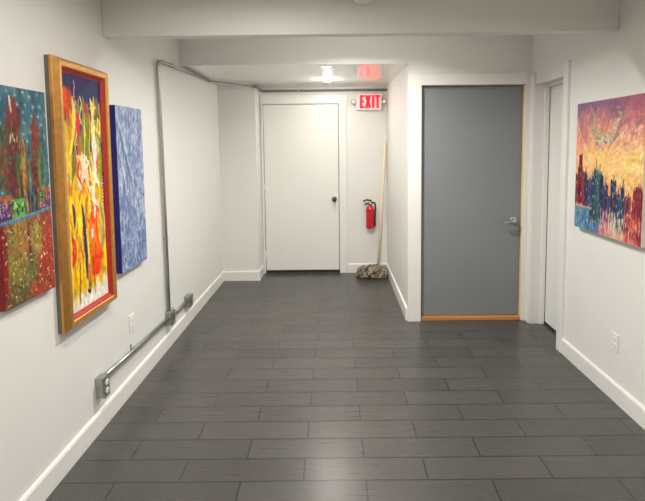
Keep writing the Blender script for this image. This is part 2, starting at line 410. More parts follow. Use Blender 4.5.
# --- painting in the gold frame: flame-like flowers on navy
def paint_flowers():
    c = Canvas(96, 288, (54, 56, 98))
    lo = np.clip((c.V-.87)/.06+(fbm(c.h, c.w, 10, 9, 3, 3)-.5)*3.0, 0, 1); c.blend(lo, (232, 226, 214))
    mid = np.clip((c.V-.34)/.10+(fbm(c.h, c.w, 5, 8, 3, 4)-.5)*2, 0, 1)*np.clip((.95-c.V)/.06+(fbm(c.h, c.w, 8, 9, 3, 5)-.5)*2.4, 0, 1)
    c.blend(mid*.92, (222, 178, 40))
    G, Y, O, R, CR, W_, N_ = (122, 128, 46), (238, 200, 44), (226, 112, 34), (196, 50, 38), (232, 214, 168), (238, 232, 222), (34, 40, 92)
    for k in range(44):                                     # olive and yellow blades
        u = RNG.uniform(.02, .98); v = RNG.uniform(.08, .34)
        c.stroke(wob(u, v, u+RNG.normal(0, .05), v+RNG.uniform(.12, .3), 5, .02), RNG.uniform(.03, .075), [G, (222, 194, 86), (186, 168, 86), (104, 108, 60), (204, 120, 60), (150, 140, 80), (214, 198, 140)][RNG.integers(7)], .8)
    for k in range(22):
        u = RNG.uniform(.06, .98); v = RNG.uniform(.055, .34)
        c.stroke(wob(u, v, u+RNG.normal(0, .02), v+RNG.uniform(.03, .09), 3, .015), RNG.uniform(.02, .05), [(226, 204, 112), (206, 186, 96), (150, 146, 78), (232, 220, 170), (198, 110, 64), (120, 118, 84)][RNG.integers(6)], .85)
    c.dab(.11, .12, .13, .20, (206, 84, 34)); c.dab(.08, .10, .07, .12, (222, 96, 48)); 
    c.stroke([(.26, .10), (.29, .16), (.22, .24), (.16, .33)], .11, (236, 210, 88)); c.stroke([(.20, .14), (.2, .22), (.1, .34)], .07, (204, 150, 40))
    c.stroke([(.07, .2), (.08, .3), (.06, .42)], .1, (214, 186, 58))
    c.dab(.36, .21, .06, .16, (192, 54, 40)); c.stroke([(.36, .24), (.38, .34), (.33, .44)], .09, (176, 96, 42))
    for k in range(26): c.dab(.31+.012*math.sin(k), .03+k*.0105, .012, .016, (232, 178, 178))
    for k in range(24): c.dab(.45+.03*math.sin(k*.6), .09+k*.0105, .014, .018, (234, 216, 110))
    for u, v0, v1 in ((.52, .1, .42), (.58, .14, .46), (.64, .12, .4), (.48, .18, .44)):
        c.stroke(wob(u, v0, u-.04, v1, 5, .015), .07, (132, 130, 54)); c.stroke(wob(u+.03, v0+.04, u, v1, 5, .015), .03, (220, 196, 84))
    c.dab(.58, .135, .05, .1, (174, 50, 36))
    c.stroke([(.72, .09), (.76, .13), (.75, .22), (.72, .32)], .08, (232, 214, 138)); c.stroke([(.69, .13), (.77, .135), (.86, .12)], .05, (228, 206, 120))
    c.stroke([(.78, .25), (.79, .32), (.77, .43)], .11, (240, 236, 226)); c.stroke([(.80, .18), (.77, .27)], .06, (238, 220, 150))
    c.stroke([(.89, .17), (.95, .19), (.93, .25), (.87, .23), (.9, .17)], .05, (236, 216, 120)); c.stroke([(.9, .24), (.95, .34), (.9, .46)], .08, (150, 150, 60))
    for k in range(60):                                     # coral and cream whirl
        u = RNG.uniform(.28, .82); v = RNG.uniform(.32, .60)
        c.stroke(wob(u, v, u+RNG.normal(.03, .07), v+RNG.uniform(.04, .13), 4, .03), RNG.uniform(.03, .09), [(206, 78, 56), (226, 124, 84), CR, W_, (190, 48, 40), (224, 190, 90), (240, 214, 176)][RNG.integers(7)], .9)
    c.stroke([(.5, .33), (.42, .36), (.52, .40), (.6, .37), (.66, .43), (.7, .5)], .035, (238, 222, 196)); c.stroke([(.36, .36), (.3, .42), (.4, .47)], .05, (188, 74, 56))
    for k in range(56):                                     # yellow drips
        u = RNG.uniform(.0, .58); v = RNG.uniform(.46, .76)
        c.stroke(wob(u, v, u+RNG.normal(.0, .03), v+RNG.uniform(.1, .24), 5, .012), RNG.uniform(.05, .11), [Y, (228, 178, 32), (242, 212, 70), (206, 150, 36), (232, 190, 40)][RNG.integers(5)], .95)
    for k in range(26):                                     # orange and red column
        u = RNG.uniform(.50, .78); v = RNG.uniform(.54, .80)
        c.stroke(wob(u, v, u+RNG.normal(0, .04), v+RNG.uniform(.06, .16), 4, .02), RNG.uniform(.05, .1), [O, (230, 92, 36), (214, 60, 34), (238, 142, 52), (226, 130, 90)][RNG.integers(5)], .95)
    for k in range(14):
        u = RNG.uniform(.80, .99); v = RNG.uniform(.48, .74)
        c.stroke(wob(u, v, u+RNG.normal(0, .02), v+RNG.uniform(.08, .2), 4, .012), RNG.uniform(.04, .09), [Y, (214, 180, 56), (190, 170, 90)][RNG.integers(3)], .9)
    c.stroke([(.86, .56), (.93, .64), (.92, .74), (.85, .78)], .08, (150, 146, 128)); c.stroke([(.98, .42), (.99, .62)], .06, (46, 56, 110))
    for k in range(10): c.dab(.97, .44+k*.016, .016, .012, (220, 214, 200))
    for k in range(40):                                     # ochre, coral and red streaks break up the yellow
        u = RNG.uniform(.02, .6); v = RNG.uniform(.44, .84)
        c.stroke(wob(u, v, u+RNG.normal(0, .03), v+RNG.uniform(.03, .10), 4, .012), RNG.uniform(.02, .045), [(196, 130, 34), (206, 96, 44), (180, 120, 50), (214, 70, 48), (238, 214, 120), (150, 110, 50)][RNG.integers(6)], .8)
    c.stroke([(.15, .54), (.17, .57), (.18, .61), (.17, .645)], .065, (46, 48, 92), .9); c.stroke([(.37, .55), (.41, .62), (.42, .70), (.43, .80), (.42, .88)], .085, (48, 52, 98), .95)
    c.stroke([(.44, .66), (.46, .78), (.45, .9)], .03, (60, 62, 70), .8)
    c.stroke([(.10, .68), (.14, .72), (.13, .77), (.09, .80)], .10, (190, 52, 42)); c.stroke([(.13, .70), (.15, .75)], .04, (226, 110, 80))
    for u, v0, v1 in ((.62, .74, .97), (.47, .8, .95), (.24, .78, .98), (.55, .84, .93)):
        c.stroke(wob(u, v0, u, v1, 4, .01), .03, [(74, 70, 46), (196, 150, 40)][RNG.integers(2)], .9)
    c.stroke([(.42, .93), (.48, .945), (.5, .93)], .05, (44, 44, 40)); c.dab(.62, .69, .03, .07, (240, 234, 224)); c.dab(.7, .60, .02, .08, W_)
    for k in range(10): c.dab(RNG.uniform(.5, .8), RNG.uniform(.76, .86), .09, .1, [O, (232, 120, 44), (210, 66, 36)][RNG.integers(3)], .8)
    c.grain(.35, 50, 24, 31); c.grade(1.12, 1.15, -10)
    return c

# --- blue canvas: scraped pale blue over navy
def paint_blue():
    c = Canvas(90, 250, (138, 154, 186))
    n1 = fbm(c.h, c.w, 14, 12, 5, 41); n2 = fbm(c.h, c.w, 26, 30, 4, 42); n3 = fbm(c.h, c.w, 5, 3, 3, 44)
    c.blend(np.clip((n1-.5)*4, 0, .8), (172, 184, 204)); c.blend(np.clip((.47-n1)*5, 0, .7), (98, 116, 160))
    c.blend(np.clip((c.V-.35)*.9+(n3-.5), 0, .55), (96, 116, 166))
    for k in range(170):
        u, v = RNG.uniform(0, 1), RNG.uniform(0, 1); L_ = RNG.uniform(.01, .06)
        c.stroke(wob(u, v, u+RNG.normal(.02, .05), v+L_, 3, .02), RNG.uniform(.012, .04), [(196, 204, 218), (82, 98, 146), (152, 168, 198), (108, 126, 170), (210, 216, 224)][RNG.integers(5)], .5)
    c.stroke([(.1, .12), (.18, .21), (.32, .33), (.46, .45)], .10, (66, 78, 122), .7); c.stroke([(.16, .12), (.28, .24), (.44, .36), (.6, .52)], .04, (206, 212, 222), .75)
    c.stroke([(.06, .3), (.2, .45), (.34, .62)], .07, (76, 88, 132), .6); c.stroke([(.1, .27), (.24, .44), (.28, .52)], .05, (216, 221, 228), .7)
    for k in range(40): c.dab(RNG.uniform(.05, .95), RNG.uniform(.45, .97), .03, .03, [(206, 213, 224), (74, 92, 146)][RNG.integers(2)], .6)
    c.blend(np.clip((n2-.57)*5, 0, .5), (206, 213, 224)); c.blend(np.clip((.42-n2)*6, 0, .5), (64, 80, 132))
    c.grain(.3, 60, 30, 43)
    return c

# --- left canvas: tall figures on a starry teal ground over a red and green field
def paint_figures():
    c = Canvas(96, 268, (72, 112, 128))
    n = fbm(c.h, c.w, 10, 7, 4, 51)
    c.blend(np.clip((n-.5)*4, 0, .6), (54, 86, 112)); c.blend(np.clip((.45-n)*4, 0, .5), (104, 142, 138))
    for i in range(7):
        for j in range(11):
            u, v = .08+i*.15+.05*(j % 2)+RNG.normal(0, .015), .03+j*.045+RNG.normal(0, .006)
            for dx, dy in ((.05, 0), (0, .018), (.03, .012), (.03, -.012)):
                c.stroke([(u-dx, v-dy), (u+dx, v+dy)], .016, (142, 170, 166), .42)
            c.dab(u, v, .016, .016, (200, 206, 188), .6)
    f = c.V > .585
    c.blend(f.astype(float), (150, 70, 58))
    # field
    c.dab(.34, .80, .30, .62, (132, 124, 64), .95, .5); c.dab(.42, .70, .2, .3, (164, 116, 58), .8, .5); c.dab(.66, .72, .12, .32, (152, 150, 72), .85, .5)
    c.dab(.52, .86, .12, .3, (92, 106, 66), .7, .6); c.dab(.22, .96, .28, .2, (92, 88, 58), .8, .5); c.dab(.86, .82, .18, .4, (172, 58, 52), .8, .5); c.dab(.72, .95, .3, .15, (158, 70, 52), .8)
    c.stroke([(.49, .62), (.5, .72), (.53, .84)], .05, (92, 40, 52), .9); c.stroke([(.04, .62), (.03, .95)], .12, (132, 26, 34), .9)
    for k in range(330):
        u, v = RNG.uniform(0, 1), RNG.uniform(.615, .985); r_ = RNG.uniform(.008, .017)
        c.dab(u, v, r_, r_, [(196, 98, 60), (60, 34, 34), (222, 176, 120), (204, 176, 84), (112, 140, 72), (232, 220, 190), (170, 60, 50)][RNG.integers(7)], .85)
    # middle band
    c.rect(0, .24, .505, .60, (92, 52, 104)); c.rect(0, .26, .49, .515, (176, 104, 62)); c.rect(.74, 1, .495, .59, (104, 66, 92)); c.rect(.76, 1, .48, .50, (170, 100, 60))
    for k in range(34): c.dab(RNG.uniform(.01, .23), RNG.uniform(.52, .585), .012, .014, (206, 178, 206), .8)
    for k in range(22): c.dab(RNG.uniform(.78, .98), RNG.uniform(.505, .58), .012, .012, (206, 160, 170), .7)
    # figures
    def figure(u, top, bot, w, body, head, extra):
        c.stroke([(u, top+.05), (u-.01, (top+bot)/2), (u, bot)], w, body, .95, False)
        c.dab(u, top+.03, w*.33, w*.62, head); c.stroke([(u, top-.015), (u, top+.06)], w*.3, head)
        for k in range(26):
            v = RNG.uniform(top+.07, bot); uu = u+RNG.normal(0, w*.28)
            c.stroke([(uu, v), (uu+RNG.normal(0, .03), v+RNG.uniform(.01, .05))], .03, extra[RNG.integers(len(extra))], .85)
    pal = [(126, 60, 52), (86, 96, 58), (150, 104, 66), (58, 44, 46), (104, 130, 70), (170, 84, 62)]
    figure(.15, .18, .44, .22, (98, 104, 70), (64, 84, 74), pal)
    c.stroke([(.12, .27), (.1, .36), (.22, .42), (.32, .44)], .07, (122, 62, 56)); c.stroke([(.16, .24), (.3, .2)], .05, (142, 90, 60))
    figure(.34, .07, .53, .27, (112, 64, 52), (128, 62, 58), pal)
    c.stroke([(.29, .04), (.31, .12)], .035, (214, 206, 196)); c.stroke([(.25, .26), (.3, .21), (.34, .25)], .03, (226, 214, 190))
    c.stroke([(.5, .24), (.48, .38), (.52, .58)], .1, (188, 138, 70), .95); c.stroke([(.55, .24), (.56, .4), (.55, .56)], .06, (120, 90, 66), .9)
    figure(.74, .13, .52, .17, (136, 72, 52), (132, 74, 58), pal)
    c.stroke([(.62, .34), (.7, .42), (.78, .49)], .08, (116, 58, 48)); c.stroke([(.82, .24), (.86, .34), (.84, .5)], .07, (96, 112, 72))
    c.stroke([(.8, .28), (.79, .42), (.84, .55)], .05, (88, 150, 76)); c.stroke([(.36, .36), (.38, .45)], .07, (78, 120, 70))
    c.dab(.4, .33, .06, .1, (72, 112, 66), .8)
    c.rect(.22, .46, .51, .60, (98, 172, 86)); 
    for k in range(12): c.dab(RNG.uniform(.24, .45), RNG.uniform(.52, .59), .02, .03, [(40, 74, 44), (178, 226, 140)][RNG.integers(2)], .8)
    c.dab(.80, .515, .07, .06, (92, 184, 82)); c.stroke([(.74, .52), (.86, .525)], .025, (30, 50, 34))
    for u in (.54, .62, .68, .74): c.stroke(wob(u, .46, u+.01, .60, 3, .01), .05, [(84, 52, 56), (122, 80, 60), (56, 44, 56), (150, 110, 80)][RNG.integers(4)], .9)
    # dashed ledge
    c.stroke([(0, .612), (.4, .607), (1, .582)], .06, (92, 112, 136), .95, False, .1)
    for k in range(24): c.stroke([(k/24, .613-.028*(k/24)), (k/24+.012, .607-.028*(k/24))], .018, (196, 196, 190), .8)
    for k in range(90):                                    # broken dry-brush over the figures
        u, v = RNG.uniform(.08, .95), RNG.uniform(.2, .56)
        c.stroke([(u, v), (u+RNG.normal(0, .02), v+RNG.uniform(.012, .05))], RNG.uniform(.015, .04), [(128, 62, 52), (72, 96, 84), (160, 108, 66), (58, 46, 50), (104, 140, 92), (196, 150, 100), (86, 60, 62)][RNG.integers(7)], .8)
    for k in range(160):
        u, v = RNG.uniform(0, 1), RNG.uniform(.62, .97)
        c.stroke([(u, v), (u+RNG.normal(0, .02), v+RNG.uniform(.008, .02))], RNG.uniform(.012, .03), [(150, 92, 60), (120, 126, 62), (176, 74, 58), (92, 74, 52), (168, 140, 78), (84, 104, 62)][RNG.integers(6)], .6)
    c.grain(.5, 40, 22, 53); c.grade(1.1, 1., -6)
    return c

# --- skyline canvas
def paint_skyline():
    c = Canvas(200, 256, (230, 160, 100))
    v = c.V; n = fbm(c.h, c.w, 4, 5, 4, 61); vv = v+(n-.5)*.22
    c.blend(np.clip(1.35-vv/.24, 0, 1), (136, 96, 130)); c.blend(np.clip(1-abs(vv-.22)/.15, 0, .85), (214, 124, 112))
    c.blend(np.clip((c.U-.5)*2, 0, 1)*np.clip(1.1-vv/.24, 0, 1), (178, 78, 100))
    c.blend(np.clip(1.2-np.hypot((c.U-.78)/.45, (v-.46)/.17), 0, 1), (244, 204, 110)); c.blend(np.clip(1.2-np.hypot((c.U-.3)/.3, (v-.46)/.1), 0, .8), (244, 190, 118))
    c.blend(np.clip(1-np.hypot((c.U-.05)/.14, (v-.33)/.16), 0, .9), (232, 140, 116))
    cx, cy = .40, .62                                         # the light fans out from behind the towers
    for k in range(420):
        a = RNG.uniform(PI*1.02, PI*1.98); r0 = RNG.uniform(.1, .72); L_ = RNG.uniform(.05, .16)
        u0, v0 = cx+r0*math.cos(a), cy+r0*math.sin(a)/c.asp; u1, v1 = cx+(r0+L_)*math.cos(a+.08), cy+(r0+L_)*math.sin(a+.08)/c.asp
        if v0 < .22: pal = [(150, 104, 138), (168, 112, 134), (196, 136, 136), (118, 90, 126), (176, 92, 116), (216, 156, 150)]
        elif v0 < .40: pal = [(232, 160, 120), (226, 124, 104), (244, 204, 150), (214, 112, 106), (240, 188, 160), (240, 180, 96)]
        else: pal = [(246, 206, 110), (242, 184, 96), (248, 222, 156), (236, 158, 104), (244, 196, 130)]
        c.stroke([(u0, v0), ((u0+u1)/2+.008, (v0+v1)/2), (u1, v1)], RNG.uniform(.010, .032), pal[RNG.integers(len(pal))], .42)
    for k in range(150):                                      # pale olive swirl hanging from the top
        t = RNG.uniform(0, 1); u0 = .26+.40*t+RNG.normal(0, .02); v0 = .14+.20*math.sin(PI*(.1+.8*t))+RNG.normal(0, .025)-.10*t
        c.stroke([(u0, v0), (u0+RNG.normal(.04, .02), v0+RNG.normal(.01, .02))], RNG.uniform(.012, .03), [(196, 186, 140), (160, 148, 122), (210, 198, 160), (126, 112, 118), (182, 150, 116)][RNG.integers(5)], .75)
    for k in range(24):
        u0 = .27+RNG.normal(0, .03); v0 = RNG.uniform(.02, .28); c.stroke([(u0, v0), (u0+.01, v0+.06)], .022, [(188, 178, 132), (150, 124, 108), (204, 150, 116)][RNG.integers(3)], .5)
    c.stroke([(.72, .12), (.64, .26), (.52, .36)], .04, (104, 98, 118), .45); c.stroke([(.02, .08), (.1, .18), (.18, .32)], .09, (126, 88, 132), .35)
    c.stroke([(.5, .05), (.64, .12), (.74, .09)], .08, (118, 74, 108), .25)
    for k in range(30):
        u0, v0 = RNG.uniform(.64, .99), RNG.uniform(.12, .5); c.stroke([(u0, v0), (u0+RNG.normal(-.02, .02), v0+RNG.uniform(.03, .07))], .035, [(246, 226, 206), (234, 160, 156), (248, 234, 184)][RNG.integers(3)], .4)
    # lower wash under the towers
    lo = np.clip((v-.72)/.06, 0, 1); c.blend(lo*.95, (206, 128, 124))
    def tower(u0, u1, top, bot, rgb, pal, spire=0.):
        w_ = u1-u0; q = u0
        while q < u1:                                         # a row of ragged vertical knife strokes
            tt = top+RNG.uniform(0, .035); c.stroke([(q, tt), (q+RNG.normal(0, .003), bot-RNG.uniform(0, .05))], .018, np.array(rgb)+RNG.normal(0, 12), .95, False, .2); q += .009
        if spire: c.stroke([((u0+u1)/2, top-spire), ((u0+u1)/2, top+.03)], .011, rgb, .95, False, .1)
        for k in range(int(1500*w_*(bot-top))):
            uu, v_ = RNG.uniform(u0, u1), RNG.uniform(top+.02, bot)
            c.stroke([(uu, v_), (uu+RNG.normal(0, .004), v_+RNG.uniform(.006, .035))], RNG.uniform(.004, .011), pal[RNG.integers(len(pal))], .7)
    rd = [(176, 34, 44), (96, 18, 40), (206, 84, 60), (232, 140, 96), (70, 20, 48), (222, 180, 150), (60, 30, 70)]
    nv = [(30, 42, 88), (44, 84, 134), (82, 130, 166), (20, 24, 54), (130, 120, 160), (190, 200, 214), (150, 70, 96)]
    gr = [(52, 140, 92), (34, 92, 112), (160, 200, 96), (24, 52, 92), (74, 160, 146), (222, 222, 150), (30, 60, 60)]
    tower(.0, .05, .57, .83, (124, 24, 42), rd); tower(.05, .13, .50, .83, (104, 20, 40), rd); tower(.075, .115, .40, .54, (106, 18, 38), rd[:3]); tower(.13, .175, .53, .83, (136, 30, 46), rd)
    tower(.17, .215, .54, .87, (34, 44, 86), nv, .03); tower(.205, .275, .60, .92, (44, 44, 86), nv, .02); tower(.265, .325, .57, .94, (44, 50, 92), nv, .03)
    tower(.325, .39, .50, .93, (30, 76, 92), gr, .06); tower(.375, .45, .53, .96, (38, 88, 86), gr, .05); tower(.42, .47, .56, .9, (30, 42, 80), nv, .03)
    tower(.46, .55, .61, .9, (40, 38, 78), nv, .03); tower(.55, .60, .70, .9, (72, 44, 84), nv); tower(.59, .66, .58, .9, (28, 34, 70), nv, .03); tower(.655, .72, .66, .92, (56, 44, 80), nv, .02)
    tower(.73, .775, .61, .9, (30, 40, 80), nv, .03); tower(.71, .80, .69, .94, (44, 72, 96), gr); tower(.79, .86, .68, .95, (112, 44, 64), rd, .02); tower(.85, .90, .73, .97, (160, 60, 64), rd, .02)
    tower(.89, 1., .61, 1., (136, 28, 50), rd, .03)
    # river block at the lower left and colourful reflections
    c.rect(0, .30, .812, .83, (222, 170, 96), .7, .03); c.rect(0, .26, .826, 1, (70, 128, 162), .95, .03); c.rect(.2, .42, .91, 1, (58, 104, 146), .9, .03)
    for k in range(150):
        uu, v_ = RNG.uniform(0, .42), RNG.uniform(.835, .98)
        if uu > .26 and v_ < .9: continue
        c.stroke([(uu, v_), (uu, v_+RNG.uniform(.02, .05))], RNG.uniform(.004, .013), [(42, 84, 132), (120, 172, 194), (36, 60, 110), (164, 200, 212), (86, 140, 176), (30, 46, 84)][RNG.integers(6)], .75)
    for k in range(260):
        uu, v_ = RNG.uniform(.42, 1), RNG.uniform(.79, .97); t = (uu-.42)/.58
        pal = [(214, 116, 144), (190, 84, 124), (230, 170, 170), (110, 60, 110)] if t < .25 else ([(228, 222, 204), (150, 176, 140), (226, 170, 124), (206, 198, 172), (90, 120, 110)] if t < .6 else [(230, 122, 86), (206, 62, 66), (238, 170, 120), (150, 40, 60)])
        c.stroke([(uu, v_), (uu, v_+RNG.uniform(.02, .07))], RNG.uniform(.006, .018), pal[RNG.integers(len(pal))], .7)
    for k in range(260):                                   # knife flecks over the towers
        uu, v_ = RNG.uniform(0, 1), RNG.uniform(.52, .92); t = RNG.random()
        c.stroke([(uu, v_), (uu+RNG.normal(0, .003), v_+RNG.uniform(.012, .05))], RNG.uniform(.004, .010), [(150, 190, 206), (226, 150, 110), (24, 28, 60), (206, 70, 70), (120, 180, 130), (236, 206, 160), (20, 20, 44), (96, 60, 110)][RNG.integers(8)], .7)
    c.grain(.3, 60, 50, 63); c.grade(1.06, .9, 8)
    return c

M_pg = paint_material('oil_on_canvas_flowers', .7); M_pb = paint_material('scraped_blue_paint', 1.0, .45, 90)
M_pf = paint_material('acrylic_figures', .5); M_ps = paint_material('palette_knife_skyline', .6)

# gold framed painting (y 2.09 .. 2.60)
tf = t = thing('framed_painting', 'tall gold-framed painting of yellow and red flame-like flowers on navy', 'painting', (XL-.003, 2.356, .712), 0)
tf.rotation_euler = (-.008, 0, 0)
def moulding(W, H, prof):
    """closed mitred frame; prof = (inset from outer edge, distance from wall)"""
    bm = bmesh.new(); rings = []
    for ins, d in prof:
        y0, y1, z0, z1 = -W/2+ins, W/2-ins, ins, H-ins
        rings.append([bm.verts.new(p) for p in ((d, y0, z0), (d, y1, z0), (d, y1, z1), (d, y0, z1))])
    k = len(rings)
    for i in range(k):
        for j in range(4): bm.faces.new((rings[i][j], rings[i][(j+1)%4], rings[(i+1)%k][(j+1)%4], rings[(i+1)%k][j]))
    return bm
FW, FH = .494, 1.358
obj('frame', moulding(FW, FH, [(0, .024), (0, .036), (.002, .040), (.017, .061), (.020, .063), (.042, .060), (.046, .056), (.046, .024)]), M_gold, t)
obj('liner', moulding(FW, FH, [(.046, .024), (.046, .052), (.050, .052), (.064, .040), (.068, .039), (.068, .024)]), M_liner, t)
obj('backing', moulding(FW, FH, [(.001, .002), (.001, .024), (.10, .024), (.10, .002)]), M_back, t)
canvas_mesh('canvas', paint_flowers(), FW-.134, FH-.134, M_pg, t, (.035, -FW/2+.067, .067))

def stretched(name, label, cv, W, H, depth, m, medge, loc, sgn, rx=0):
    t = thing(name, label, 'painting', loc)
    t.rotation_euler = (rx, 0, 0)
    bm = bmesh.new(); y0, y1 = sorted((0, sgn*W)); x0, x1 = sorted((0, sgn*(depth-.0008)))
    box(bm, x0, x1, y0, y1, 0, H)
    obj('stretcher', bm, medge, t, bevel=.0015)
    canvas_mesh('painted_front', cv, W, H, m, t, (sgn*depth, 0, 0), sgn)
    return t
stretched('canvas_picture', 'narrow unframed canvas in mottled pale blue with navy edge, right of the gold frame', paint_blue(), .362, 1.045, .042, M_pb, M_navy, (XL-.001, 2.698, .842), 1)
stretched('canvas_picture', 'unframed canvas of tall figures on starry teal over a red-green field, left of gold frame', paint_figures(), .318, .92, .03, M_pf, M_rededge, (XL-.001, 1.748, .966), 1)
stretched('canvas_picture', 'unframed canvas of a dark skyline under an orange and purple sky, on right wall', paint_skyline(), 0.69, .866, .04, M_ps, M_darkedge, (XR-.0005, 3.132, 1.034), -1)

# ------------------------------------------------------------------ electrical run on the left wall
def elec_box(label, y0, y1, z0, z1, outlet=False):
    d = .056
    t = thing('electrical_box', label, 'electrical box', (XL-.002, (y0+y1)/2, z0), 0, 'surface electrical boxes on the left wall')
    W, H = y1-y0, z1-z0
    obj('box_body', B(.0005, d-.004, -W/2, W/2, 0, H), M_galv, t, bevel=.006)
    c = obj('cover_plate', B(d-.004, d, -W/2-.001, W/2+.001, -.001, H+.001), M_galv, t, bevel=.002)
    if outlet:
        for z in (H*.3, H*.7):
            bm = bmesh.new(); lathe(bm, [(.017, d-.001), (.017, d+.002), (.015, d+.003)], (0, 0, z), 'x', 16)
            o = obj('receptacle', bm, M_white_pl, c, smooth=False)
            for s in (-1, 1):
                obj('slot', B(d+.0028, d+.0034, s*.006-.0012, s*.006+.0012, z-.005, z+.005), M_black, c)
    else: obj('slot', B(d-.0002, d+.0006, -.006, .008, H*.3, H*.62), M_black, c)
    bm = bmesh.new(); lathe(bm, [(.008, -.0015), (.008, .0005)], (d*.5, -W/2, H*.3), 'y', 14); obj('knockout', bm, M_galv, t)
    return t
elec_box('grey steel outlet box nearest the camera at the near end of the conduit', 2.405, 2.462, .203, .325, True)
elec_box('middle grey steel box where the vertical conduit meets the baseboard run', 3.438, 3.515, .192, .305)
elec_box('farthest grey steel box at the far end of the low conduit', 3.880, 3.965, .172, .280)

R_ = .0142; XC = XL+.024
def connector(parent, p, d):
    bm = bmesh.new(); p, d = Vector(p), Vector(d).normalized()
    tube(bm, [p-d*.012, p+d*.012], .0185, 12); obj('connector', bm, M_galv, parent, smooth=False)
def strap(parent, p, along):
    bm = bmesh.new()
    if along == 'y':
        tube(bm, [(p[0], p[1]-.007, p[2]), (p[0], p[1]+.007, p[2])], R_+.0022, 12); box(bm, XL+.0005, XL+.004, p[1]-.007, p[1]+.007, p[2], p[2]+.038)
        tube(bm, [(XL+.003, p[1], p[2]+.028), (XL+.009, p[1], p[2]+.028)], .005, 8)
    else:
        tube(bm, [(p[0], p[1], p[2]-.007), (p[0], p[1], p[2]+.007)], R_+.0022, 12); box(bm, XL+.0005, XL+.004, p[1], p[1]+.038, p[2]-.007, p[2]+.007)
    obj('strap', bm, M_galv, parent)
def run(label, pts, name='conduit', r=R_, m=None, group=None):
    bm = bmesh.new(); tube(bm, pts, r, 12)
    t = thing(name, label, 'conduit', pts[0], 0, group)
    for v in bm.verts: v.co -= Vector(pts[0])
    obj('pipe', bm, m or M_emt, t, smooth=True)
    return t
def child_at(t, f, p, *a):
    f(t, Vector(p), *a)
    c = [o for o in COL.objects if o.parent == t][-1]
    c.location = -t.location
    return c
p0, p1 = (XC, 2.464, .303), (XC, 3.436, .254)
t = run('low steel conduit from the nearest outlet box to the middle box', [p0, p1])
child_at(t, connector, p0, (0, 1, 0)); child_at(t, connector, p1, (0, 1, 0)); child_at(t, strap, (XC, 2.84, .284), 'y')
p0, p1 = (XC, 3.517, .250), (XC, 3.878, .234)
t = run('short low steel conduit between the middle and the farthest box', [p0, p1])
child_at(t, connector, p0, (0, 1, 0)); child_at(t, connector, p1, (0, 1, 0)); child_at(t, strap, (XC, 3.60, .247), 'y')
# riser, bend and run under the soffit
pts = [(XC, 3.462, .307), (XC, 3.450, 1.2), (XC, 3.432, 2.17)] + smoothpath([(XC, 3.431, 2.20), (XC, 3.428, 2.275), (XC, 3.50, 2.296)], 3) + [(XC, 3.74, 2.304), (XC, 4.2, 2.318), (XC, 4.775, 2.328)]
t = run('tall steel conduit rising from the middle box and bending towards the alcove', pts)
child_at(t, connector, pts[0], (0, 0, 1)); child_at(t, connector, (XC, 3.70, 2.3027), (0, .24, .008)); child_at(t, connector, pts[-1], (0, 1, 0))
child_at(t, strap, (XC, 3.4545, .9), 'z'); child_at(t, strap, (XC, 4.3, 2.32), 'y')
p0 = (XC+.002, 4.79, 2.328)
t = run('thin grey cable along the alcove ceiling to the top of the return wall', [p0, (XC+.06, 4.86, 2.333), (-1.0, 5.205, 2.330), (-.955, 5.222, 2.322)], 'cable', .0055, M_emtd)
pts = smoothpath([(-.955, 5.222, 2.322), (-.915, 5.220, 2.320), (-.912, 5.27, 2.318), (-.912, 5.42, 2.318), (-.905, 5.503, 2.304), (-.85, 5.512, 2.304)], 2) + [(-.3, 5.512, 2.305), (.2, 5.512, 2.306), (.655, 5.512, 2.306)]
t = run('dull grey conduit along the top of the back wall above the white door', pts, 'conduit', .015, M_emtd)
child_at(t, connector, pts[0], (1, -.1, 0)); child_at(t, connector, (-.44, 5.512, 2.305), (1, 0, 0))

# ------------------------------------------------------------------ outlets
def outlet(label, x, y, z, sgn):
    t = thing('wall_outlet', label, 'wall outlet', (x, y, z))
    s = sgn
    obj('cover_plate', B(*sorted((s*.0003, s*.006)), -.035, .035, -.0575, .0575), M_plate, t, bevel=.003)
    for dz in (-.02, .02):
        bm = bmesh.new(); lathe(bm, [(.0165, s*.0055), (.0165, s*.008), (.014, s*.009)], (0, 0, dz), 'x', 18)
        r = obj('receptacle', bm, M_plate, t)
        for k in (-.006, .006): obj('slot', B(*sorted((s*.0088, s*.0094)), k-.001, k+.001, dz-.003, dz+.006), M_slot, r)
outlet('white wall outlet low on the right wall below the skyline canvas', XR, 2.69, .372, -1)
outlet('white wall outlet low on the left wall under the blue canvas', XL, 2.868, .455, 1)

# ------------------------------------------------------------------ fire extinguisher
ex, ey, ez = .433, 5.462, .585
t = thing('fire_extinguisher', 'red fire extinguisher hung on the back wall beside the mop', 'fire extinguisher', (ex, ey, ez))
bm = bmesh.new(); lathe(bm, [(.044, 0), (.051, .004), (.052, .012), (.052, .225), (.050, .243), (.042, .263), (.028, .280), (.019, .288), (.017, .292)], n=28); obj('cylinder', bm, M_red, t, smooth=True)
bm = bmesh.new(); lathe(bm, [(.0527, .222), (.0527, .230)], n=28); obj('clamp_band', bm, M_black, t)
bm = bmesh.new(); lathe(bm, [(.017, .290), (.018, .300), (.014, .306), (.013, .326)], n=16); box(bm, -.014, .022, -.011, .011, .306, .332); obj('valve', bm, M_black, t)
bm = bmesh.new(); hexa(bm, [(.02, -.009, .338), (-.045, -.009, .350), (-.045, .009, .350), (.02, .009, .338), (.02, -.012, .356), (-.05, -.012, .368), (-.05, .012, .368), (.02, .012, .356)])
hexa(bm, [(-.045, -.009, .350), (-.085, -.012, .330), (-.085, .012, .330), (-.045, .009, .350), (-.05, -.009, .362), (-.089, -.012, .348), (-.089, .012, .348), (-.05, .009, .362)])
obj('squeeze_lever', bm, M_black, t)
